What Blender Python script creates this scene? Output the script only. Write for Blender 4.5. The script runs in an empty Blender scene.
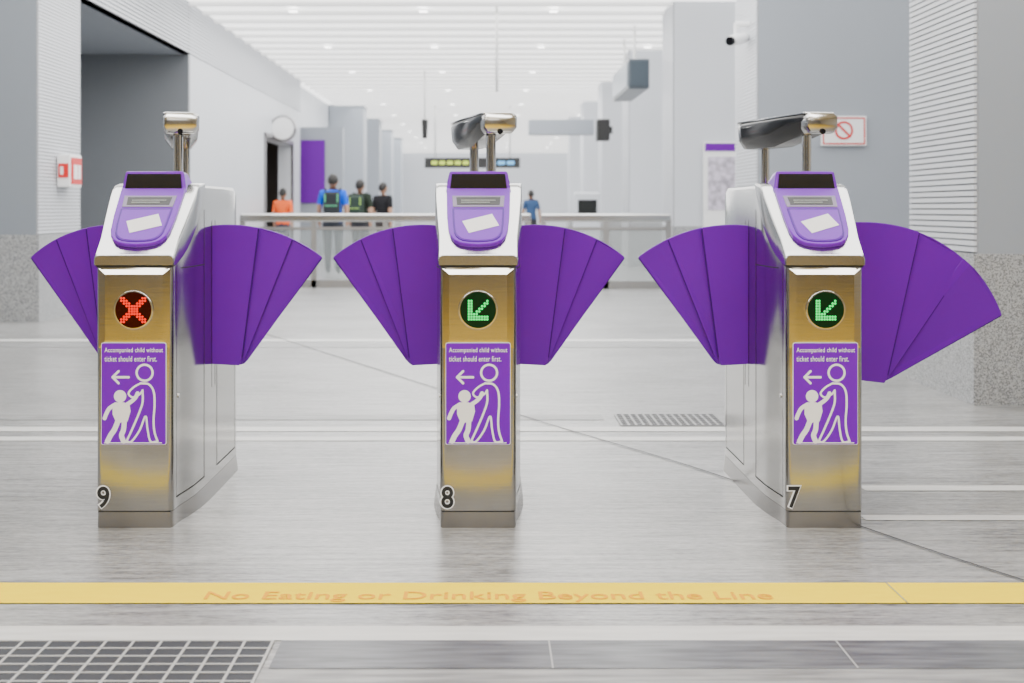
import bpy, bmesh, math, random
from mathutils import Vector, Matrix, Quaternion
random.seed(4)
D=bpy.data; C=bpy.context
col=C.scene.collection

# ------------------------------------------------------------ materials
def mat(name,color,rough=0.5,metal=0.0,emit=None,estr=0,alpha=None,trans=0,coat=0,noise=None,bump=None,aniso=0,spec=None):
    m=D.materials.new(name); m.use_nodes=True
    nt=m.node_tree; b=nt.nodes['Principled BSDF']
    b.inputs['Base Color'].default_value=(*color,1)
    b.inputs['Roughness'].default_value=rough
    b.inputs['Metallic'].default_value=metal
    if spec is not None: b.inputs['Specular IOR Level'].default_value=spec
    if emit:
        b.inputs['Emission Color'].default_value=(*emit,1); b.inputs['Emission Strength'].default_value=estr
    if trans: b.inputs['Transmission Weight'].default_value=trans
    if alpha is not None: b.inputs['Alpha'].default_value=alpha
    if coat: b.inputs['Coat Weight'].default_value=coat
    if aniso: b.inputs['Anisotropic'].default_value=aniso
    if noise:
        tc=nt.nodes.new('ShaderNodeTexCoord'); mp=nt.nodes.new('ShaderNodeMapping')
        mp.inputs['Scale'].default_value=noise[0]
        n=nt.nodes.new('ShaderNodeTexNoise'); n.inputs['Scale'].default_value=1; n.inputs['Detail'].default_value=noise[2]
        r=nt.nodes.new('ShaderNodeValToRGB')
        a=noise[1]
        r.color_ramp.elements[0].position=0.3; r.color_ramp.elements[1].position=0.7
        r.color_ramp.elements[0].color=(*[c*(1-a) for c in color],1)
        r.color_ramp.elements[1].color=(*[min(1,c*(1+a)) for c in color],1)
        nt.links.new(tc.outputs['Object'],mp.inputs['Vector']); nt.links.new(mp.outputs[0],n.inputs['Vector'])
        nt.links.new(n.outputs['Fac'],r.inputs[0]); nt.links.new(r.outputs[0],b.inputs['Base Color'])
        if bump:
            bp=nt.nodes.new('ShaderNodeBump'); bp.inputs['Strength'].default_value=bump; bp.inputs['Distance'].default_value=0.002
            nt.links.new(n.outputs['Fac'],bp.inputs['Height']); nt.links.new(bp.outputs[0],b.inputs['Normal'])
    return m

STEEL=mat('brushed_steel',(0.47,0.46,0.435),0.15,1.0,noise=((6,6,260),0.06,2),bump=0.03)
STEELF=mat('satin_steel',(0.60,0.60,0.59),0.19,1.0)
STEELP=mat('plinth_steel',(0.40,0.385,0.365),0.22,1.0)
STEEL_D=mat('dark_steel',(0.30,0.29,0.30),0.35,1.0)
CHROME=mat('polished_steel',(0.72,0.72,0.72),0.08,1.0)
SEAM=mat('seam_black',(0.02,0.02,0.02),0.6)
PURPLE=mat('flap_purple',(0.155,0.0,0.45),0.30,noise=((3,3,3),0.05,2),spec=0.25)
PURP_ED=mat('flap_edge_shade',(0.05,0.0,0.17),0.5,spec=.2)  # darker purple, paints the depth shading between flap blades
PLAQ=mat('console_purple',(0.20,0.008,0.58),0.3,spec=0.3)
PLAQ_D=mat('console_purple_dark',(0.09,0.003,0.33),0.35,spec=.25)
STICK=mat('sticker_purple',(0.17,0.0,0.50),0.4,spec=.2)
WHITE=mat('print_white',(0.95,0.95,0.95),0.5)
BLACK=mat('gloss_black',(0.006,0.006,0.008),0.12,spec=0.3)
MBLACK=mat('matte_black',(0.015,0.015,0.015),0.5)
LCD=mat('lcd_grey',(0.02,0.022,0.022),0.2,spec=.3)
LCDF=mat('lcd_frame_grey',(0.26,0.22,0.36),0.4)
LCDT=mat('lcd_text',(0.3,0.33,0.3),0.3)
PAPER=mat('paper',(0.98,0.98,0.98),0.6)
GREEN=mat('led_green',(0,0.3,0.06),0.4,emit=(0.0,1.0,0.16),estr=2.0)
RED=mat('led_red',(0.4,0,0),0.4,emit=(1.0,0.015,0.0),estr=2.2)
GREEN_B=mat('indicator_glass_green',(0.002,0.015,0.006),0.2,emit=(0.0,0.2,0.04),estr=0.05,spec=.15)
RED_B=mat('indicator_glass_red',(0.02,0.002,0.001),0.2,emit=(0.3,0.0,0.0),estr=0.06,spec=.15)
WALLG=mat('grey_panel',(0.34,0.37,0.415),0.45,noise=((0.4,0.4,0.4),0.03,2))
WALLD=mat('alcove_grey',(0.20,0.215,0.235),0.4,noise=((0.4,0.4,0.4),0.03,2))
WALLW=mat('white_wall',(0.64,0.665,0.71),0.4,noise=((0.4,0.4,0.4),0.03,2))
RIB=mat('rib_white',(0.70,0.72,0.76),0.4)
RIBD=mat('rib_gap',(0.34,0.35,0.37),0.6)
CEIL=mat('ceiling_added_glow',(0.85,0.85,0.85),0.4,emit=(1,.99,.97),estr=2.3)  # white ceiling panels, emission added to make them look brighter
CEILW=mat('ceiling_plain_white',(0.8,0.8,0.8),0.4)
CEILD=mat('ceiling_slat',(0.75,0.75,0.75),0.5,emit=(1,.99,.97),estr=.55)  # slats are no lamps, weak emission added to keep them bright
LAMP=mat('downlight_lamp',(0.9,0.9,0.9),0.5,emit=(1,0.98,0.95),estr=8)
YEL=mat('yellow_paint',(1.0,0.72,0.0),0.8,noise=((9,30,1),0.03,4),spec=.03)
YELF=mat('yellow_reflector',(0.80,0.52,0.05),0.5,spec=.3)  # colour of the added floor area that tints the steel gold
ORTX=mat('faded_orange_print',(0.88,0.40,0.01),0.8,spec=.05)
STRIPE=mat('white_stone',(0.62,0.615,0.60),0.45,noise=((5,30,1),0.10,5))
DSTONE=mat('dark_stone',(0.12,0.125,0.135),0.36,noise=((5,40,1),0.55,8),spec=.4)
MSTONE=mat('mid_stone',(0.25,0.25,0.25),0.42,noise=((5,40,1),0.45,8))
GBAR=mat('grating_bar',(0.42,0.42,0.42),0.45)
GLASS=mat('barrier_glass',(0.45,0.49,0.49),0.1,alpha=0.28)
PW=mat('wall_purple',(0.15,0.003,0.34),0.5,spec=.2)
REDP=mat('red_paint',(0.7,0.01,0.01),0.4)
LOB=mat('lobby_brown',(.10,.085,.075),.6)

def granite():
    m=D.materials.new('granite'); m.use_nodes=True; nt=m.node_tree; b=nt.nodes['Principled BSDF']
    tc=nt.nodes.new('ShaderNodeTexCoord'); n=nt.nodes.new('ShaderNodeTexNoise'); n.inputs['Scale'].default_value=120; n.inputs['Detail'].default_value=3
    r=nt.nodes.new('ShaderNodeValToRGB'); e=r.color_ramp.elements
    e[0].position=0.38; e[0].color=(0.17,0.175,0.18,1); e[1].position=0.6; e[1].color=(0.50,0.51,0.52,1)
    nt.links.new(tc.outputs['Object'],n.inputs['Vector']); nt.links.new(n.outputs['Fac'],r.inputs[0]); nt.links.new(r.outputs[0],b.inputs['Base Color'])
    b.inputs['Roughness'].default_value=0.35
    return m
GRAN=granite()
def floormat():
    m=D.materials.new('streaked_stone_floor'); m.use_nodes=True; nt=m.node_tree; b=nt.nodes['Principled BSDF']
    tc=nt.nodes.new('ShaderNodeTexCoord')
    def noise(sc,det,rough=0.6):
        mp=nt.nodes.new('ShaderNodeMapping'); mp.inputs['Scale'].default_value=sc
        n=nt.nodes.new('ShaderNodeTexNoise'); n.inputs['Scale'].default_value=1; n.inputs['Detail'].default_value=det; n.inputs['Roughness'].default_value=rough
        nt.links.new(tc.outputs['Object'],mp.inputs['Vector']); nt.links.new(mp.outputs[0],n.inputs['Vector']); return n
    def madd(a,k,c=None):
        x=nt.nodes.new('ShaderNodeMath'); x.operation='MULTIPLY_ADD'; x.inputs[1].default_value=k; x.inputs[2].default_value=0
        nt.links.new(a,x.inputs[0])
        if c: nt.links.new(c,x.inputs[2])
        return x.outputs[0]
    n1=noise((2.6,30,1),9,0.8); n2=noise((26,80,1),3,.7); n3=noise((0.6,1.4,1),3)
    v=madd(n1.outputs['Fac'],.56); v=madd(n2.outputs['Fac'],.30,v); v=madd(n3.outputs['Fac'],.14,v)
    r=nt.nodes.new('ShaderNodeValToRGB'); e=r.color_ramp.elements
    e[0].position=0.41; e[0].color=(0.10,0.099,0.096,1); e[1].position=0.60; e[1].color=(0.46,0.46,0.455,1)
    q=e.new(.49); q.color=(0.265,0.264,0.26,1)
    nt.links.new(v,r.inputs[0]); nt.links.new(r.outputs[0],b.inputs['Base Color'])
    b.inputs['Roughness'].default_value=0.30; b.inputs['Specular IOR Level'].default_value=.4
    return m
FLOOR=floormat()

# ------------------------------------------------------------ mesh helpers
def link(o,parent=None):
    col.objects.link(o)
    if parent: o.parent=parent
    return o
def empty(name,loc=(0,0,0),rotz=0):
    o=D.objects.new(name,None); o.location=loc; o.rotation_euler[2]=rotz; o.empty_display_size=0.1
    return link(o)
def mesh(name,v,f,m,parent=None,bevel=0,smooth=False,segs=2):
    me=D.meshes.new(name); me.from_pydata([tuple(p) for p in v],[],f)
    ms=m if isinstance(m,(list,tuple)) else [m]
    for q in ms: me.materials.append(q)
    bm=bmesh.new(); bm.from_mesh(me); bmesh.ops.recalc_face_normals(bm,faces=bm.faces); bm.to_mesh(me); bm.free()
    o=D.objects.new(name,me); link(o,parent)
    if smooth:
        me.shade_smooth()
        es=o.modifiers.new('b','BEVEL') if bevel else None
        if es: es.width=bevel; es.segments=segs; es.limit_method='ANGLE'; es.angle_limit=math.radians(35)
        me.set_sharp_from_angle(angle=math.radians(35))
    elif bevel:
        b=o.modifiers.new('b','BEVEL'); b.width=bevel; b.segments=segs; b.limit_method='ANGLE'; b.angle_limit=math.radians(35)
    return o
BF=[(0,1,2,3),(7,6,5,4),(0,4,5,1),(1,5,6,2),(2,6,7,3),(3,7,4,0)]
def bv(x0,x1,y0,y1,z0,z1):
    return [(x0,y0,z0),(x1,y0,z0),(x1,y1,z0),(x0,y1,z0),(x0,y0,z1),(x1,y0,z1),(x1,y1,z1),(x0,y1,z1)]
def boxes(name,bs,m,parent=None,bevel=0):
    v=[];f=[]
    for b in bs:
        k=len(v); v+=bv(*b); f+=[tuple(i+k for i in q) for q in BF]
    return mesh(name,v,f,m,parent,bevel)
def box(name,b,m,parent=None,bevel=0): return boxes(name,[b],m,parent,bevel)
def cylinder(name,p0,p1,r,m,parent=None,n=24,r1=None,bevel=0):
    p0=Vector(p0);p1=Vector(p1);r1=r if r1 is None else r1
    q=(p1-p0).to_track_quat('Z','Y')
    v=[];f=[]
    for p,rr in((p0,r),(p1,r1)):
        for i in range(n):
            a=2*math.pi*i/n; v.append(p+q@Vector((rr*math.cos(a),rr*math.sin(a),0)))
    for i in range(n): f.append((i,(i+1)%n,n+(i+1)%n,n+i))
    f.append(tuple(range(n))[::-1]); f.append(tuple(range(n,2*n)))
    return mesh(name,v,f,m,parent,bevel,smooth=True)
def prism(name,pts,fn,t0,t1,m,parent=None,bevel=0,smooth=False):
    n=len(pts); v=[fn(a,b,t0) for a,b in pts]+[fn(a,b,t1) for a,b in pts]
    f=[tuple(range(n)),tuple(range(n,2*n))[::-1]]+[(i,(i+1)%n,n+(i+1)%n,n+i) for i in range(n)]
    return mesh(name,v,f,m,parent,bevel,smooth)
def catmull(P,n=8):
    out=[];P=[Vector(p) for p in P]
    Q=[P[0]*2-P[1]]+P+[P[-1]*2-P[-2]]
    for i in range(1,len(Q)-2):
        for k in range(n):
            t=k/n;a,b,c,d=Q[i-1:i+3]
            out.append(0.5*((2*b)+(c-a)*t+(2*a-5*b+4*c-d)*t*t+(3*b-a-3*c+d)*t**3))
    out.append(P[-1]); return out
def flat(name,shapes,fn,m,parent):
    v=[];f=[]
    for j,s in enumerate(shapes):
        k=len(v)
        s=[Vector(p) for p in s]
        ar=sum(s[i].x*s[(i+1)%len(s)].y-s[(i+1)%len(s)].x*s[i].y for i in range(len(s)))
        if ar<0: s=s[::-1]
        for p in s:
            q=Vector(fn(p.x,p.y)); q.y-=j*0.000006; v.append(q)
        f.append(tuple(range(k,k+len(s))))
    me=D.meshes.new(name); me.from_pydata([tuple(p) for p in v],[],f); me.materials.append(m)
    return link(D.objects.new(name,me),parent)
def stroke_polys(P,w,closed=False):
    out=[]
    P=[Vector(p) for p in P]
    for a,b in zip(P[:-1],P[1:]):
        d=(b-a)
        if d.length<1e-6: continue
        d.normalize(); nn=Vector((-d.y,d.x))*w/2; e=d*w*0.18
        out.append([a-e+nn,b+e+nn,b+e-nn,a-e-nn])
    for p in (P[0],P[-1]):
        out.append([p+Vector((math.cos(t),math.sin(t)))*w/2 for t in [i*math.pi/5 for i in range(10)]])
    return out
def disc2(cx,cy,r,n=24): return [(cx+r*math.cos(2*math.pi*i/n),cy+r*math.sin(2*math.pi*i/n)) for i in range(n)]
def text(name,s,loc,width,height,m,parent,rot=(math.pi/2,0,0),offset=0,space=1.0):
    cu=D.curves.new(name,'FONT'); cu.body=s; cu.size=1; cu.extrude=0; cu.offset=offset; cu.resolution_u=4; cu.space_character=space
    cu.materials.append(m)
    o=D.objects.new('tmp',cu); col.objects.link(o)
    C.view_layer.update()
    dg=C.evaluated_depsgraph_get()
    me=D.meshes.new_from_object(o.evaluated_get(dg)); D.objects.remove(o)
    xs=[v.co.x for v in me.vertices]; ys=[v.co.y for v in me.vertices]
    x0,x1,y0,y1=min(xs),max(xs),min(ys),max(ys)
    sx=width/(x1-x0); sy=height/(y1-y0) if height else sx
    for v in me.vertices: v.co=((v.co.x-x0)*sx,(v.co.y-y0)*sy,0)
    o=D.objects.new(name,me); o.location=loc; o.rotation_euler=rot
    if not me.materials: me.materials.append(m)
    link(o,parent); return o

GY=4.74
S=300.0
# ------------------------------------------------------------ ticket gate
def lerp(a,b,t): return a+(b-a)*t
def interp(tab,x):
    if x<=tab[0][0]: return tab[0][1]
    for (a,b),(c,d) in zip(tab[:-1],tab[1:]):
        if x<=c: return lerp(b,d,(x-a)/(c-a))
    return tab[-1][1]
WT=[(0,.110),(.003,.117),(.009,.1235),(.018,.127),(.03,.128),(.08,.129),(.16,.137),(.26,.146),(.4,.15),(1.08,.15),(1.11,.146),(1.125,.138)]
ZT=[(0,.905),(.30,1.130),(.33,1.143),(.37,1.149),(1.03,1.149),(1.09,1.13),(1.125,1.09)]
YS=[0,.003,.009,.018,.03,.05,.08,.12,.16,.21,.26,.30,.33,.37,.45,.6,.8,1.03,1.06,1.09,1.11,1.125]
def loft(name,secs,m,parent,smooth=True):
    n=len(secs[0]); v=[p for s in secs for p in s]; f=[]
    for k in range(len(secs)-1):
        for i in range(n):
            j=(i+1)%n
            f.append((k*n+i,k*n+j,(k+1)*n+j,(k+1)*n+i))
    f.append(tuple(range(n))); f.append(tuple(range((len(secs)-1)*n,len(secs)*n)))
    return mesh(name,v,f,m,parent,0,smooth)

def fan_blades(g,side,wide=False):
    if not wide: Cx,Cz,R=.06,.47,.535; tip=(.105,.478); th=[-16,12,26,39.8]; low=(-.0,.485)
    else: Cx,Cz,R=.13,.40,.615; tip=(.215,.412); th=[-20,20,41,65]; low=(-.0,.44)
    par=D.objects.new('flap_right' if side>0 else 'flap_left',None); link(par,g)
    for i in range(3):
        y0=.575+.020*i
        tilt=[.0,.16,.30][i]
        a0=math.radians(th[i]-2 if i else th[i]); a1=math.radians(th[i+1])
        pts=[]
        for k in range(17):
            a=lerp(a0,a1,k/16); pts.append((Cx+R*math.sin(a),Cz+R*math.cos(a)))
        pts=[(max(u,-.03),h) for u,h in pts]
        tx,tz=tip
        e=Vector(pts[-1])-Vector(tip); e.normalize()
        off=.004*i
        if i==0: pts+= [(tx+e.x*.02,tz+e.y*.02),(tx-.004,tz),( -.03,low[1])]
        else: pts+= [(tx+e.x*.02+off,tz+e.y*.02),(tx-.004+off,tz),(tx-.03,tz+.01)]
        q=[]
        for p in pts:
            if not q or (Vector(p)-Vector(q[-1])).length>.001: q.append(p)
        ir=Vector((math.cos(a0),-math.sin(a0)))
        def fn(a,b,t): 
            d=(Vector((a,b))-Vector((tx,tz))).dot(ir)
            return (side*(.15+a),t+tilt*max(d,0) if i else t,b)
        prism('blade_%d'%(i+1),q,fn,y0,y0+.011,PURPLE,par,bevel=.003)
        # dark strip standing in for shade between blades, along each outer radial edge
        top=Vector(pts[16]); bot=Vector((tx+e.x*.03,tz+e.y*.03)); d=(top-bot).normalized(); nn=Vector((d.y,-d.x))*.0035
        st=[bot-nn*.2,top-nn*.2-d*.004,top+nn-d*.004,bot+nn]
        prism('blade_edge_shade_%d'%(i+1),[tuple(p) for p in st],fn,y0+.001,y0+.010,PURP_ED,par)

def icon_polys():
    P=[]
    P+=stroke_polys([(457,377),(473,377)],2.4)+stroke_polys([(463,371),(457,377),(463,383)],2.4)
    P+=stroke_polys([(489+8*math.cos(t*math.pi/12),372.5+8*math.sin(t*math.pi/12)) for t in range(25)],2.2)
    P.append(disc2(464.5,396,6.2))
    P.append([(457,404),(461,402),(468,402),(474,404),(475,411),(472,421),(461,423),(457,414)])
    P+=stroke_polys(catmull([(460,404),(454,408),(451,413),(449,418)],6),4.0)
    P+=stroke_polys(catmull([(470,405),(476,401),(480,397),(482,393)],6),4.0)
    P+=stroke_polys(catmull([(463,419),(459,429),(455,435),(452,441)],6),5.2)
    P+=stroke_polys(catmull([(469,418),(468,429),(466,435),(468,441)],6),5.0)
    P+=stroke_polys(catmull([(485,383),(478,387),(473,393),(477,397),(484,394),(487,390)],6),1.9)
    P+=stroke_polys(catmull([(485,383),(493,384),(498,391),(499,404),(498,420),(499,432),(502,441)],6),2.1)
    P+=stroke_polys(catmull([(487,390),(487,402),(483,414),(477,428),(471,441)],6),2.1)
    P+=stroke_polys(catmull([(471,441),(476,441),(484,430),(490,416),(492,429),(495,441),(502,441)],6),2.0)
    P+=stroke_polys([(449,442.5),(506,442.5)],1.0)
    return P
ICON=icon_polys()
def px2(a,b): return ((a-478)/S,(528-b)/S)
ARROW=["0000000000","0110000010","0110000110","0110001100","0110011000","0110110000","0111100000","0111111110","0111111110","0000000000"]
XP=["1100000011","1110000111","0111001110","0011111100","0001111000","0001111000","0011111100","0111001110","1110000111","1100000011"]

def ticket_gate(gx,num,state,wide_right=False):
    g=empty('ticket_gate',(gx,GY,0))
    secs=[]
    for y in YS:
        w=interp(WT,y); z=interp(ZT,y); r=.012
        z0=.056
        secs.append([(-w,y,z0),(-w,y,.5),(-w,y,z-r),(-w+r*.3,y,z-r*.3),(-w+r,y,z),(w-r,y,z),(w-r*.3,y,z-r*.3),(w,y,z-r),(w,y,.5),(w,y,z0)])
    loft('cabinet',secs,STEEL,g)
    secs=[]
    for y in YS:
        w=interp([(0,.118),(.006,.124),(.02,.126),(.1,.130),(.2,.146),(.35,.16),(.5,.164),(1.05,.164),(1.125,.15)],y)
        w2=min(w,interp(WT,y)-.001)
        secs.append([(-w,y+.001,0),(-w2,y+.001,.054),(w2,y+.001,.054),(w,y+.001,0)])
    loft('plinth',secs,STEELP,g)
    box('plinth_seam',(-.120,.120,-.0005,1.11,.053,.0575),SEAM,g)
    secs=[]
    ys=[-.008,-.004,.002,.02,.05,.08,.12,.16,.20,.24,.27,.30,.33,.37,.41]
    for y in ys:
        yy=max(y,.03); w=interp(WT,yy)+.006
        if y<0: w-= .004 if y<-.006 else .001
        z=interp(ZT,max(y,0))+.006
        t=(y+.008)/.418
        zb=.876+ .27*(t**1.9)
        zb=min(zb,z-.004)
        if y<-.006: z-=.004
        r=min(.014,(z-zb)*.45)
        secs.append([(-w,y,zb),(-w,y,z-r),(-w+r*.3,y,z-r*.3),(-w+r,y,z),(w-r,y,z),(w-r*.3,y,z-r*.3),(w,y,z-r),(w,y,zb)])
    loft('console_shell',secs,STEELF,g)
    # dark reveal that follows the underside of the shell on both sides
    for s in(-1,1):
        v=[];f=[]
        for k,y in enumerate(ys[2:]):
            t=(y+.008)/.418; zb=min(.876+.27*(t**1.9),interp(ZT,y)+.002); w=interp(WT,max(y,.03))+.0015
            v+=[(s*w,y,zb-.006),(s*w,y,zb+.003)]
        for k in range(len(ys[2:])-1): f.append((2*k,2*k+1,2*k+3,2*k+2))
        mesh('shell_reveal',v,f,SEAM,g)
    box('console_gap',(-.125,.125,-.002,.05,.868,.876),SEAM,g)
    v=[(-.119,.001,.864),(.119,.001,.864),(.119,.001,.60),(-.119,.001,.60),(-.096,-.006,.845),(.096,-.006,.845),(.096,-.006,.625),(-.096,-.006,.625)]
    mesh('front_panel',v,[(4,5,6,7),(0,1,5,4),(1,2,6,5),(2,3,7,6),(3,0,4,7)],STEEL,g)
    for s in(-1,1):
        def side(y,z,o=.0012): return (s*(interp(WT,y)+o),y,z)
        def strip(ya,za,yb,zb,wd=.003):
            if abs(ya-yb)<1e-4: v=[side(ya,za),side(ya+wd,za),side(ya+wd,zb),side(ya,zb)]; mesh('door_seam',v,[(0,1,2,3)],SEAM,g)
            else:
                n=8; v=[];f=[]
                for i in range(n+1):
                    y=lerp(ya,yb,i/n); v+=[side(y,za),side(y,za+wd)]
                for i in range(n): f.append((2*i,2*i+1,2*i+3,2*i+2))
                mesh('door_seam',v,f,SEAM,g)
        strip(.055,.09,.055,.86,.004); strip(.42,.09,.42,1.06,.006)
        strip(.055,.09,.42,.09,.004); strip(.11,.86,.42,.86,.004)
        strip(.56,.40,.56,1.02,.006); strip(.625,.40,.625,1.02,.006)
        strip(.66,.09,.66,.86,.006); strip(1.05,.09,1.05,1.06,.006); strip(.66,.09,1.05,.09,.004); strip(.66,.86,1.05,.86,.004)
        cylinder('door_lock',(s*.128,.085,.43),(s*.1325,.085,.43),.008,CHROME,g,16)
    cx=0; cz=.727
    cylinder('indicator_bezel',(cx,-.004,cz),(cx,-.012,cz),.066,CHROME,g,48,bevel=.002)
    cylinder('indicator_glass',(cx,-.008,cz),(cx,-.0135,cz),.060,RED_B if state=='x' else GREEN_B,g,48)
    pat=XP if state=='x' else ARROW
    sh=[]; n=len(pat); st=.0088
    for r in range(n):
        for c in range(n):
            if pat[r][c]=='1':
                sh.append(disc2((c-(n-1)/2)*st,cz-(r-(n-1)/2)*st,.0037,10))
    flat('indicator_leds',sh,lambda a,b:(a,-.0145,b),RED if state=='x' else GREEN,g)
    x0,z0=px2(446,444); x1,z1=px2(510,343)
    r=.006; pts=[]
    for cxx,czz,a0 in((x1-r,z1-r,0),(x0+r,z1-r,90),(x0+r,z0+r,180),(x1-r,z0+r,270)):
        for k in range(5):
            a=math.radians(a0+k*22.5); pts.append((cxx+r*math.cos(a),czz+r*math.sin(a)))
    prism('sticker_border',[(a*1.015,(b-.448)*1.009+.448) for a,b in pts],lambda a,b,t:(a,t,b),-.0072,0,WHITE,g)
    prism('sticker',pts,lambda a,b,t:(a,t,b),-.0080,0,STICK,g)
    flat('sticker_pictogram',[[px2(*p) for p in s] for s in ICON],lambda a,b:(a,-.0085,b),WHITE,g)
    a,b=px2(449,353.5); text('sticker_text_1','Accompanied child without',(a,-.009,b),.194,.020,WHITE,g,offset=.006,space=1.08)
    a,b=px2(449,361.3); text('sticker_text_2','ticket should enter first.',(a,-.009,b),.174,.018,WHITE,g,offset=.006,space=1.08)
    a,b=px2(440.5,508.5)
    text('number_outline',num,(a-.003,-.0015,b-.003),.050,.081,WHITE,g,offset=.06)
    text('number',num,(a+.002,-.0025,b+.001),.041,.073,MBLACK,g,offset=.02)
    A=Vector((0,.0,.911)); T=Vector((0,.30,.225)).normalized(); N=Vector((0,-T.z,T.y))
    def sl(a,v,t): p=A+T*v+N*t; return (a,p.y,p.z)
    hw=lambda v: interp([(0.035,0),(.038,.035),(.046,.062),(.06,.08),(.085,.094),(.12,.102),(.2,.108),(.36,.113)],v)
    vs=[.035,.038,.046,.06,.085,.12,.2,.28,.36]
    out=[(hw(v),v) for v in vs]+[(-hw(v),v) for v in reversed(vs[1:])]
    prism('console_plaque',out,sl,0,.016,PLAQ,g,bevel=.004)
    pad=[(a*.80,(v-.035)*.58+.047) for a,v in out]
    prism('reader_pad',pad,sl,.010,.0185,PLAQ_D,g,bevel=.003)
    pad=[(a*.74,(v-.035)*.53+.053) for a,v in out]
    prism('reader_pad_face',pad,sl,.012,.0195,PLAQ,g,bevel=.002)
    prism('lcd_frame',[(-.088,.242),(.088,.242),(.092,.308),(-.092,.308)],sl,.01,.0185,LCDF,g,bevel=.002)
    prism('lcd_screen',[(-.074,.253),(.074,.253),(.077,.297),(-.077,.297)],sl,.012,.0195,LCD,g)
    flat('lcd_lines',[[(x,v),(x+w,v),(x+w,v+.004),(x,v+.004)] for x,v,w in((-.06,.264,.1),(-.06,.276,.12))],lambda a,b:sl(a,b,.0202),LCDT,g)
    ang=math.radians(22 if num!='7' else 24); pp=[]
    for a,v in((-.055,-.035),(.055,-.035),(.055,.035),(-.055,.035)):
        pp.append((.008+a*math.cos(ang)-v*math.sin(ang)*.9, .145+a*math.sin(ang)+v*math.cos(ang)))
    prism('paper_note',pp,sl,.0196,.021,PAPER,g)
    v=[(-.116,.275,1.115),(.116,.275,1.115),(.12,.40,1.145),(-.12,.40,1.145),(-.103,.292,1.197),(.103,.292,1.197),(.098,.37,1.192),(-.098,.37,1.192)]
    mesh('display_housing',v,BF,PLAQ,g,bevel=.007,segs=3)
    vv=[(-.100,.272,1.134),(.100,.272,1.134),(.100,.300,1.134),(-.100,.300,1.134),(-.094,.284,1.187),(.094,.284,1.187),(.094,.300,1.187),(-.094,.300,1.187)]
    mesh('display_screen',vv,BF,BLACK,g)
    cylinder('sensor_post_1',(.045,.47,1.14),(.045,.47,1.345),.018,CHROME,g,24)
    cylinder('sensor_post_2',(-.02,.91,1.14),(-.02,.91,1.335),.018,CHROME,g,24)
    for p in((.045,.47),(-.02,.91)): cylinder('post_collar',(p[0],p[1],1.147),(p[0],p[1],1.156),.028,CHROME,g,24,bevel=.002)
    n0=Vector((.074,.37)); f0=Vector((-.062,1.02)); ax=(f0-n0); L=ax.length; ax.normalize(); sd=Vector((ax.y,-ax.x))
    def hp(s,d,z): p=n0+ax*(s*L)+sd*d; return (p.x,p.y,z)
    secs=[]
    for s,k in((.0,.80),(.012,.95),(.04,1),(.5,1),(.9,1),(.97,.9),(1,.7)):
        w=.064*k; zt=1.408-.006*(1-k)*5; zb=interp([(0,1.345),(.2,1.325),(.5,1.300),(1,1.300)],s)+(1-k)*.05
        secs.append([hp(s,-w*.55,zb),hp(s,-w*.92,zb+.03),hp(s,-w,zt-.018),hp(s,-w*.9,zt-.003),hp(s,-w*.6,zt),hp(s,w*.7,zt),hp(s,w,zt-.012),hp(s,w,zb+.035),hp(s,w*.6,zb)])
    loft('sensor_head_glass',secs,BLACK,g)
    secs=[]
    for s,k in((.0,.9),(.01,.98),(.03,1),(.5,1),(.95,1),(1,.9)):
        w=.067*k; zt=1.413-(1-k)*.03
        secs.append([hp(s,-w*.93,zt-.007),hp(s,-w*.93,zt-.003),hp(s,-w*.8,zt),hp(s,w*.75,zt),hp(s,w*1.02,zt-.012),hp(s,w*1.02,zt-.055),hp(s,w*.96,zt-.06),hp(s,w*.94,zt-.055),hp(s,w*.94,zt-.016),hp(s,w*.7,zt-.010)])
    loft('sensor_head_cover',secs,CHROME,g)
    secs=[]
    for s,k in((-.025,.78),(-.018,.92),(0,1),(.05,1.02)):
        w=.060*k; zt=1.411-(1-k)*.05; zb=1.336+(1-k)*.08
        secs.append([hp(s,-w*.8,zb),hp(s,-w,zb+.018),hp(s,-w,zt-.018),hp(s,-w*.8,zt),hp(s,w*.8,zt),hp(s,w*1.05,zt-.018),hp(s,w*1.05,zb+.018),hp(s,w*.8,zb)])
    loft('sensor_head_cap',secs,STEELF,g)
    cylinder('sensor_lens',hp(.0,0.0,1.346),hp(-.028,0.0,1.340),.010,BLACK,g,24)
    fan_blades(g,1,wide_right); fan_blades(g,-1,False)
    return g
ticket_gate(-1.169,'9','x')
ticket_gate(-.023,'8','a')
ticket_gate(1.133,'7','a',True)

# ------------------------------------------------------------ floor
fl=mesh('floor',[(-12,-9,0),(12,-9,0),(12,80,0),(-12,80,0)],[(0,1,2,3)],FLOOR)
def band(name,x0,x1,y0,y1,m,z=.002): 
    return mesh(name,[(x0,y0,z),(x1,y0,z),(x1,y1,z),(x0,y1,z)],[(0,1,2,3)],m,fl)
band('yellow_line',-12,12,3.827,4.035,YEL,.003)
text('line_text','No Eating or Drinking Beyond the Line',(-.765,3.835,.005),1.55,.10,ORTX,fl,rot=(0,0,0),offset=.004)
band('yellow_line_joint',1.135,1.139,3.827,4.035,MSTONE,.004)
band('white_inlay_1',-12,12,3.50,3.62,STRIPE)
band('dark_inlay',-.50,12,3.285,3.50,DSTONE)
for x in(.155,.86): band('inlay_joint',x,x+.004,3.285,3.50,GBAR,.003)
band('mid_inlay',-12,12,2.4,3.285,MSTONE,.001)
band('white_inlay_2',-12,12,6.515,6.63,STRIPE)
band('white_inlay_3',-12,12,6.79,6.93,STRIPE)
band('mid_inlay_2',-12,.6,7.16,7.34,MSTONE)
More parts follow.
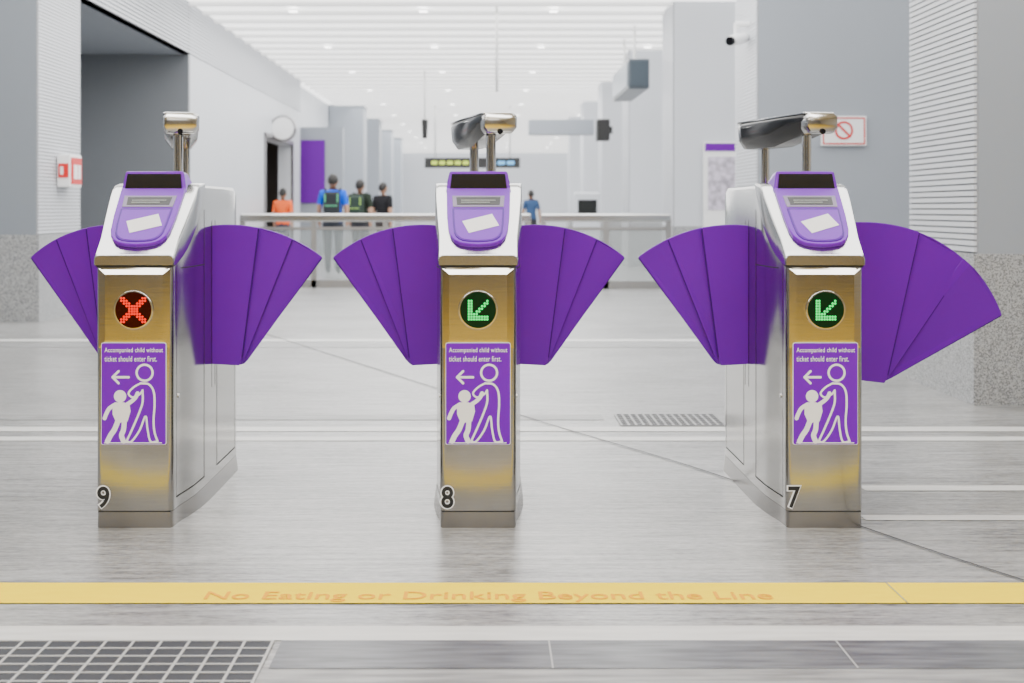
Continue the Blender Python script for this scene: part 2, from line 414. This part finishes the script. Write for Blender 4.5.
band('white_inlay_4',1.435,12,5.36,5.46,STRIPE)
band('white_inlay_5',1.30,12,4.85,4.93,STRIPE)
band('mid_inlay_3',-12,12,10.9,11.28,MSTONE)
band('white_inlay_6',-12,12,11.4,11.6,STRIPE)
band('yellow_reflector_band',-9,9,-5.5,1.6,YELF)  # added behind the camera, unseen, gives the gate fronts their gold reflection
pts=catmull([(-2.6,14),(-2.245,13.0),(-.362,8.59),(.32,7.0),(.875,5.79),(1.253,4.753),(1.533,4.07),(2.2,2.6)],10)
v=[];f=[]
for i,p in enumerate(pts):
    a=pts[max(i-1,0)];b=pts[min(i+1,len(pts)-1)]; d=(b-a).normalized(); n=Vector((-d.y,d.x))*.0045
    v+=[(p.x+n.x,p.y+n.y,.0045),(p.x-n.x,p.y-n.y,.0045)]
for i in range(len(pts)-1): f.append((2*i,2*i+1,2*i+3,2*i+2))
mesh('floor_joint',v,f,SEAM,fl)
GRD=mat('grating_cell_dark',(.04,.043,.05),.5,spec=.15)
def grating(x0,x1,y0,y1,nx,ny,bw,cell=GRD,bar=GBAR):
    g=boxes('floor_grating',[(x0,x1,y0,y1,.001,.003)],cell)
    bs=[]
    for i in range(nx+1):
        x=lerp(x0,x1,i/nx); bs.append((x-bw/2,x+bw/2,y0,y1,.002,.005))
    for i in range(ny+1):
        y=lerp(y0,y1,i/ny); bs.append((x0,x1,y-bw/2,y+bw/2,.002,.0051))
    boxes('grating_bars',bs,bar,g)
    return g
grating(-1.54,-.52,2.95,3.49,15,9,.0065)
grating(.67,1.18,6.96,7.34,14,6,.012,cell=GRD,bar=MSTONE)

# ------------------------------------------------------------ pillars & walls
CH=4.0
def pillar(name,xin,y0,depth,width,side,ribs=True,front=None):
    g=empty(name,(0,0,0))
    xa,xb=(xin,xin+width) if side>0 else (xin-width,xin)
    box('granite_base',(xa-.012,xb+.012,y0-.012,y0+depth+.012,0,.82),GRAN,g)
    box('core',(xa+.02,xb-.02,y0,y0+depth,.8,CH),front or WALLG,g)
    if ribs:
        bs=[];z=.83
        xi0,xi1=(xin-.002,xin+.03) if side>0 else (xin-.03,xin+.002)
        while z<CH: bs.append((xi0,xi1,y0+.01,y0+depth-.01,z,z+.024)); z+=.034
        boxes('rib_cladding',bs,RIB,g)
        bb=(xin+.012,xin+.03,y0+.005,y0+depth-.005,.82,CH) if side>0 else (xin-.03,xin-.012,y0+.005,y0+depth-.005,.82,CH)
        box('rib_backing',bb,RIBD,g)
    return g
for k in range(7):
    d=7.71+6.2*k
    pillar('clad_pillar',2.657,d,1.2,2.6 if k<3 else 1.3,1,ribs=k<4,front=WALLW if k>1 else WALLG)
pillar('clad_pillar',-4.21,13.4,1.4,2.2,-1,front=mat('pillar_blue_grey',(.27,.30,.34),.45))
for d in(40,46,52,58): pillar('clad_pillar',-3.4,d,1.2,1.0,-1,ribs=False,front=WALLG)
wl=boxes('wall_left',[(-4.51,-4.21,20.3,27.2,0,CH),(-4.51,-4.21,31.0,32.4,0,CH),(-4.51,-4.21,27.2,31.0,2.45,CH)],WALLW)
bs=[];z=3.28
while z<CH: bs.append((-4.22,-4.19,20.3,32.4,z,z+.03)); z+=.05
boxes('rib_band',bs,RIB,wl)
boxes('door_frame',[(-4.23,-4.18,27.1,27.2,0,2.5),(-4.23,-4.18,31.0,31.1,0,2.5),(-4.23,-4.18,27.1,31.1,2.45,2.53)],STEEL_D,wl)
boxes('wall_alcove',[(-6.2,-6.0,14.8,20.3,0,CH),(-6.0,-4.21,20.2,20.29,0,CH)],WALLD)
boxes('ceiling_alcove',[(-6.0,-4.22,14.82,20.2,3.26,3.30)],WALLG)
bk=boxes('bulkhead_left',[(-4.3,-4.22,14.82,20.3,3.26,CH)],WALLW); bs=[];z=3.28
while z<CH: bs.append((-4.22,-4.19,14.82,20.3,z,z+.03)); z+=.05
boxes('rib_band',bs,RIB,bk)
boxes('wall_outer_left',[(-9.2,-9.0,-9,13,0,CH),(-7.2,-7.0,13,40,0,CH)],WALLG)
boxes('wall_outer_right',[(9.0,9.2,-9,70,0,CH)],WALLW)
boxes('wall_far',[(-9,9,74,74.2,0,CH)],WALLW)
WB=mat('back_hall_panel',(.16,.16,.16),.5)
wb=boxes('wall_back',[(-9,9,-9.2,-9,0,CH)],WB)
boxes('back_panel_joints',[(x,x+.5,-9,-8.95,0,CH) for x in(-7,-4.5,-2,.8,3.2,5.8)],WALLW,wb)
boxes('wall_escalator_lobby',[(-7,-6.8,24,32.8,0,CH),(-6.8,-4.5,32.45,32.7,0,CH),(-6.8,-4.5,24,24.2,0,CH)],LOB)
boxes('ceiling_escalator_lobby',[(-6.8,-4.52,24.2,32.4,2.7,2.8)],LOB)
pwl=boxes('wall_purple_niche',[(-4.51,-3.28,32.8,33.1,0,2.95)],WALLG)
box('purple_panel',(-4.40,-3.69,32.75,32.8,1.20,2.65),PW,pwl)
boxes('wall_left_far',[(-4.6,-4.4,33.2,74,0,CH)],WALLW)
ce=boxes('ceiling',[(-9.2,9.2,9,75,CH,CH+.1)],CEIL)
boxes('ceiling_concourse',[(-9.2,9.2,-9.2,9,CH,CH+.1)],CEILW)
bs=[];y=9.0
while y<74: bs.append((-4.2,8,y,y+.10,CH-.05,CH)); y+=.93
boxes('ceiling_slats',bs,CEILD,ce)
dl=[]
for j in range(13):
    for x in(-2.8,-.9,1.0,2.9):
        dl.append((x-.06,x+.06,11.5+j*4.6,11.62+j*4.6,CH-.06,CH-.05))
boxes('ceiling_downlights',dl,LAMP,ce)
boxes('bulkhead_right',[(1.05,2.60,34,34.6,2.85,3.2)],WALLG)

# ------------------------------------------------------------ barrier fence
FR=mat('barrier_frame_steel',(0.40,0.39,0.38),0.35,1.0)
def fence(x0,x1,y):
    g=empty('glass_barrier',(0,y,0))
    box('top_rail',(x0,x1,-.05,.05,.89,1.0),STEELF,g,bevel=.02)
    box('mid_rail',(x0,x1,-.015,.015,.78,.82),FR,g)
    box('bottom_rail',(x0,x1,-.03,.03,.0,.10),FR,g)
    n=max(1,round((x1-x0)/.95)); bs=[];gs=[]
    for i in range(n+1):
        x=lerp(x0+.03,x1-.03,i/n); bs.append((x-.035,x+.035,-.03,.03,0,.95))
        if i<n: gs.append((x+.04,lerp(x0+.03,x1-.03,(i+1)/n)-.04,-.005,.005,.10,.80))
    boxes('posts',bs,FR,g); boxes('glass_panes',gs,GLASS,g)
fence(-3.32,.62,19.3); fence(.75,2.48,19.0)

# ------------------------------------------------------------ wall fittings
fa=box('fire_alarm_box',(-4.20,-4.07,13.95,14.35,1.28,1.60),WHITE,bevel=.01)
box('red_frame',(-4.071,-4.06,13.98,14.32,1.31,1.57),REDP,fa)
box('glass_window',(-4.061,-4.055,14.04,14.16,1.36,1.5),WHITE,fa); box('label',(-4.061,-4.055,14.19,14.27,1.36,1.5),WHITE,fa)
box('alarm_panel_front',(-4.185,-4.085,13.943,13.951,1.37,1.51),REDP,fa)
box('alarm_panel_label',(-4.165,-4.135,13.940,13.944,1.40,1.48),WHITE,fa)
ps=box('no_entry_notice',(3.28,3.72,13.87,13.90,1.68,1.97),WHITE,bevel=.004)
flat('border',sum([stroke_polys(s,.014) for s in [[(3.30,1.70),(3.70,1.70)],[(3.70,1.70),(3.70,1.95)],[(3.70,1.95),(3.30,1.95)],[(3.30,1.95),(3.30,1.70)]]],[]),lambda a,b:(a,13.868,b),REDP,ps)
flat('ring',stroke_polys([(3.5+.08*math.cos(t*math.pi/12),1.83+.08*math.sin(t*math.pi/12)) for t in range(25)],.02)+stroke_polys([(3.44,1.89),(3.56,1.77)],.02),lambda a,b:(a,13.866,b),REDP,ps)
ip=box('route_map_poster',(3.08,3.62,20.04,20.09,.77,2.01),WHITE,bevel=.005)
box('header',(3.10,3.60,20.03,20.045,1.88,1.99),PW,ip)
box('map_area',(3.14,3.56,20.03,20.045,1.05,1.80),mat('map_tint',(0.55,0.50,0.60),.5,noise=((14,14,14),.35,3)),ip)
cc=empty('security_camera',(0,0,0))
cylinder('mount',(2.657,14.3,2.92),(2.52,14.3,2.92),.03,WHITE,cc)
cylinder('arm',(2.52,14.3,2.93),(2.52,14.3,2.80),.02,WHITE,cc)
cylinder('camera_body',(2.62,14.35,2.79),(2.44,14.1,2.73),.055,WHITE,cc,bevel=.01)
cylinder('lens_hood',(2.44,14.1,2.73),(2.42,14.07,2.724),.045,BLACK,cc)
hs=box('hanging_direction_sign',(2.25,2.58,22.3,25.0,2.95,3.42),mat('sign_grey',(.08,.10,.12),.3),bevel=.02)
box('face',(2.28,2.55,22.28,22.31,2.99,3.38),mat('sign_face',(.05,.07,.09),.3),hs)
box('side_face',(2.235,2.251,22.4,24.9,3.0,3.37),mat('sign_face2',(.16,.21,.26),.3),hs)
cylinder('rod_1',(2.4,22.8,3.4),(2.4,22.8,4.0),.02,STEELF,hs); cylinder('rod_2',(2.4,24.5,3.4),(2.4,24.5,4.0),.02,STEELF,hs)
mo=box('wall_monitor',(2.35,2.62,29.8,30.2,2.5,2.95),MBLACK,bevel=.02); box('monitor_bracket',(2.6,2.68,29.9,30.1,2.65,2.8),MBLACK,mo)
lb=empty('led_departure_board',(0,40,0))
box('case',(-1.69,.98,-.1,.1,2.22,2.50),MBLACK,lb)
LY=mat('led_amber',(.3,.3,.02),.5,emit=(.65,1,.1),estr=1.0); LB=mat('led_blue',(.05,.2,.4),.5,emit=(.2,.6,1),estr=1.2)
boxes('led_text',[(x,x+.16,-.112,-.1,2.31,2.41) for x in [-1.5+.22*i for i in range(6)]],LY,lb)
boxes('led_text_b',[(x,x+.2,-.112,-.1,2.31,2.41) for x in(.1,.36,.62)],LB,lb)
for x in(-1.4,.7): cylinder('hanger',(x,0,2.5),(x,0,4.0),.025,STEELF,lb)
ck=empty('round_wall_clock',(-4.0,28.2,2.66)); cylinder('clock_case',(0,-.09,0),(0,.09,0),.26,STEEL_D,ck,32,bevel=.02); cylinder('clock_dial',(0,-.095,0),(0,-.089,0),.22,WHITE,ck,32); box('bracket',(-.24,-.0,-.03,.03,-.03,.03),WHITE,ck)
cylinder('ceiling_drop_rod',(.17,20.5,4.0),(.17,20.5,2.75),.02,STEELF)
dc=empty('dome_camera',(-1.27,30,0)); cylinder('stem',(0,0,4.0),(0,0,2.95),.02,STEELF,dc); cylinder('dome',(0,0,2.95),(0,0,2.55),.07,MBLACK,dc,r1=.05)
es=empty('escalator',(-5.3,29,0))
prism('balustrade',[(-1.2,0),(1.6,0),(1.6,.95),(.6,.95),(-1.2,2.1)],lambda a,b,t:(t,a,b),-.5,-.46,mat('escalator_side',(.35,.22,.15),.4),es)
prism('balustrade_2',[(-1.2,0),(1.6,0),(1.6,.95),(.6,.95),(-1.2,2.1)],lambda a,b,t:(t,a,b),.46,.5,mat('escalator_side2',(.40,.26,.18),.4),es)
boxes('steps',[(-.46,.46,1.3-.3*i,1.6-.3*i,0,.12*i+.05) for i in range(9)],STEEL_D,es)
tt=empty('ticket_machine',(1.75,24.5,0)); box('cabinet',(-.22,.22,-.2,.2,0,1.35),WALLW,tt,bevel=.03); box('screen',(-.16,.16,-.21,-.2,.95,1.22),LCD,tt)

# ------------------------------------------------------------ people
SKIN=mat('skin',(.42,.24,.16),.5); HAIR=mat('hair_black',(.012,.01,.009),.5)
def skin_obj(verts,edges,rad,root=0,sub=2):
    me=D.meshes.new('sk'); me.from_pydata(verts,edges,[])
    o=D.objects.new('sk',me); col.objects.link(o)
    o.modifiers.new('s','SKIN')
    sv=me.skin_vertices[0].data
    for i,r in enumerate(rad):
        sv[i].radius=r if isinstance(r,tuple) else (r,r)
        sv[i].use_root=(i==root)
    s=o.modifiers.new('u','SUBSURF'); s.levels=sub; s.render_levels=sub
    C.view_layer.update()
    dg=C.evaluated_depsgraph_get(); m=D.meshes.new_from_object(o.evaluated_get(dg)); D.objects.remove(o)
    return m
def person(loc,rot,shirt,pants,height=1.72,step=.18,arm=.12,backpack=None,accent=None,longs=False,wide=1.0):
    g=empty('person',(loc[0],loc[1],0),rot); k=height/1.74; g.scale=(k*wide,k*wide,k)
    V=[(0,0,.97),(0,.005,1.08),(0,.0,1.24),(0,.01,1.38),(0,.01,1.46),(0,.0,1.53),
       (.17,.01,1.42),(.225,.02-arm*.3,1.15),(.235,-.03-arm,.93),(.235,-.05-arm*1.1,.86),
       (-.17,.01,1.42),(-.225,.03+arm*.4,1.15),(-.235,.0+arm,.93),(-.235,-.02+arm*1.1,.86),
       (.09,0,.90),(.10,-step*.55-.02,.50),(.10,-step+.03,.10),(.11,-step-.13,.04),
       (-.09,0,.90),(-.10,step*.35-.03,.50),(-.10,step+.05,.12),(-.11,step-.08,.04)]
    E=[(0,1),(1,2),(2,3),(3,4),(4,5),(3,6),(6,7),(7,8),(8,9),(3,10),(10,11),(11,12),(12,13),(0,14),(14,15),(15,16),(16,17),(0,18),(18,19),(19,20),(20,21)]
    R=[(.155,.12),(.14,.11),(.16,.115),(.16,.105),(.07,.07),(.055,.055),(.07,.07),(.045,.045),(.03,.028),(.024,.036),(.07,.07),(.045,.045),(.03,.028),(.024,.036),
       (.095,.10),(.066,.066),(.042,.046),(.04,.03),(.095,.10),(.066,.066),(.042,.046),(.04,.03)]
    m=skin_obj(V,E,R)
    SH=mat('shirt',shirt,.8,noise=((20,20,20),.08,2),spec=.2); PA=mat('trousers',pants,.8,noise=((20,20,20),.08,2)); SO=mat('shoes',(.03,.03,.03),.5)
    for q in(SH,PA,SKIN,SO): m.materials.append(q)
    for p in m.polygons:
        c=p.center
        if c.z>1.475 and abs(c.x)<.12: i=2
        elif abs(c.x)>.185 and c.z<(1.22 if not longs else .93) and c.z>.78: i=2
        elif c.z<.09: i=3
        elif c.z<.93: i=1
        else: i=0
        p.material_index=i
    m.shade_smooth(); o=D.objects.new('body',m); link(o,g)
    bm=bmesh.new(); bmesh.ops.create_icosphere(bm,subdivisions=4,radius=1)
    for v in bm.verts:
        x,y,z=v.co
        w=.078*(1-.22*max(0,-z)**1.5); v.co=(x*w,y*.095*(1-.12*max(0,-z)),z*.118)
        if y<0 and abs(x)<.2 and -.35<z<.1: v.co.y-=.022*(1-abs(x)/.2)*(1-abs(z+.2)/.35)
        if y<-.6 and .02<z<.2 and .2<abs(x)<.55: v.co.y+=.006
    hm=D.meshes.new('head'); bm.to_mesh(hm); bm.free(); hm.materials.append(SKIN); hm.shade_smooth()
    h=D.objects.new('head',hm); h.location=(0,-.015,1.625); link(h,g)
    bm=bmesh.new(); bmesh.ops.create_icosphere(bm,subdivisions=4,radius=1)
    dl=[v for v in bm.verts if (v.co.z<.25+.5*(-v.co.y-.2) if v.co.y<-.2 else v.co.z< .25-.75*min(1,(v.co.y+.2)))]
    bmesh.ops.delete(bm,geom=dl,context='VERTS')
    for v in bm.verts:
        x,y,z=v.co; j=1+.03*math.sin(x*17+z*13)*math.cos(y*15); v.co=(x*.087*j,y*.106*j,z*.13*j)
    hm=D.meshes.new('hair'); bm.to_mesh(hm); bm.free(); hm.materials.append(HAIR); hm.shade_smooth()
    h2=D.objects.new('hair',hm); h2.location=(0,-.008,1.627); link(h2,g); so=h2.modifiers.new('s','SOLIDIFY'); so.thickness=.012; so.offset=-1
    for s in(-1,1):
        for nm,lo,sc,mm in(('ear',(s*.078,.0,1.62),(.012,.022,.032),SKIN),('eye',(s*.030,-.100,1.635),(.012,.006,.007),WHITE),('pupil',(s*.030,-.105,1.635),(.005,.004,.005),HAIR),('brow',(s*.031,-.102,1.655),(.017,.005,.004),HAIR)):
            bm=bmesh.new(); bmesh.ops.create_uvsphere(bm,u_segments=12,v_segments=8,radius=1)
            e=D.meshes.new(nm); bm.to_mesh(e); bm.free(); e.materials.append(mm); e.shade_smooth(); eo=D.objects.new(nm,e); eo.location=lo; eo.scale=sc; link(eo,g)
    bm=bmesh.new(); bmesh.ops.create_uvsphere(bm,u_segments=12,v_segments=8,radius=1)
    e=D.meshes.new('mouth'); bm.to_mesh(e); bm.free(); e.materials.append(mat('lips',(.35,.12,.1),.5)); e.shade_smooth(); eo=D.objects.new('mouth',e); eo.location=(0,-.096,1.565); eo.scale=(.024,.006,.006); link(eo,g)
    for s,w in((1,V[9]),(-1,V[13])):
        for i,(off,ln) in enumerate(((-.024,.070),(-.008,.078),(.008,.074),(.023,.058))):
            vv=[(w[0],w[1]+off,w[2]+.01),(w[0]-s*.004,w[1]+off*1.15,w[2]-ln*.45),(w[0]-s*.014,w[1]+off*1.2-.004,w[2]-ln*.8),(w[0]-s*.026,w[1]+off*1.2-.006,w[2]-ln)]
            fm=skin_obj(vv,[(0,1),(1,2),(2,3)],[.0095,.009,.008,.007],sub=1); fm.materials.append(SKIN); fm.shade_smooth(); link(D.objects.new('finger',fm),g)
        fm=skin_obj([(w[0],w[1]-.025,w[2]+.03),(w[0]-s*.01,w[1]-.048,w[2]+.0),(w[0]-s*.018,w[1]-.055,w[2]-.03)],[(0,1),(1,2)],[.012,.010,.008],sub=1); fm.materials.append(SKIN); fm.shade_smooth(); link(D.objects.new('thumb',fm),g)
    if backpack:
        BP=mat('backpack_cloth',backpack,.8); AC=mat('backpack_trim',accent or backpack,.7)
        box('backpack',(-.13,.13,.10,.27,1.0,1.44),BP,g,bevel=.05)
        box('backpack_pocket',(-.11,.11,.25,.315,1.02,1.24),BP,g,bevel=.025)
        boxes('backpack_trim',[(-.11,-.09,.268,.276,1.26,1.40),(.09,.11,.268,.276,1.26,1.40),(-.10,.10,.314,.319,1.19,1.205)],AC,g)
        for s in(-1,1):
            pts=catmull([(s*.11,.12,1.44),(s*.12,.02,1.50),(s*.115,-.10,1.44),(s*.125,-.13,1.25),(s*.13,-.05,1.08),(s*.13,.1,1.04)],4)
            fm=skin_obj([tuple(p) for p in pts],[(i,i+1) for i in range(len(pts)-1)],[(.018,.008)]*len(pts),sub=1); fm.materials.append(BP); link(D.objects.new('strap',fm),g)
    return g
def gx(px,d): return (px-485)/1422*d
person((gx(333,23),23),math.radians(180),(.0,.10,.75),(.03,.035,.05),1.62,.2,.10,backpack=(.015,.02,.025),accent=(.1,.5,.25),wide=1.08)
person((gx(360,24.3),24.3),math.radians(165),(.02,.03,.02),(.04,.04,.05),1.56,.14,.1,backpack=(.02,.04,.03),accent=(.35,.6,.12),wide=1.05)
person((gx(383,27),27),math.radians(150),(.015,.015,.018),(.06,.05,.05),1.56,.12,.08,wide=1.05)
person((gx(284,27.5)+.05,27.0),math.radians(170),(.90,.14,.03),(.05,.05,.08),1.45,.12,.06)
person((gx(531,35),35),math.radians(195),(.05,.10,.22),(.03,.03,.04),1.52,.15,.1)

# ------------------------------------------------------------ lights, world, camera
def area(name,loc,sx,sy,e,rot=(0,0,0),colr=(1,.99,.975)):
    l=D.lights.new(name,'AREA'); l.shape='RECTANGLE'; l.size=sx; l.size_y=sy; l.energy=e; l.color=colr
    o=D.objects.new(name,l); o.location=loc; o.rotation_euler=rot; col.objects.link(o)
area('ceiling_light_back',(0,-4,3.85),8,2,240)
area('ceiling_light_front',(0,1.2,3.85),8,1.6,470)
area('ceiling_light_gates',(0,6.5,3.88),8,2.5,330)
area('ceiling_light_hall',(-.5,14,3.88),6,6,290)
area('ceiling_light_mid',(-.8,24,3.88),6,10,340)
area('ceiling_light_far',(-.8,38,3.88),6,12,420)
area('ceiling_light_end',(-.8,58,3.88),6,20,1000)
area('alcove_light',(-5.0,17.5,3.2),.3,.3,25)
area('escalator_light',(-5.6,28.5,2.65),.6,3,18)
w=D.worlds.new('w'); C.scene.world=w; w.use_nodes=True
w.node_tree.nodes['Background'].inputs[0].default_value=(.93,.95,1,1); w.node_tree.nodes['Background'].inputs[1].default_value=0.8

cam=D.cameras.new('camera'); co=D.objects.new('camera',cam); col.objects.link(co)
co.location=(0,0,1.063); co.rotation_euler=(math.pi/2,0,0)
cam.lens=50; cam.sensor_width=36; cam.shift_x=27/1024; cam.shift_y=-132.5/1024
cam.clip_end=200
cam.dof.use_dof=True; cam.dof.focus_distance=4.8; cam.dof.aperture_fstop=4.0
C.scene.camera=co
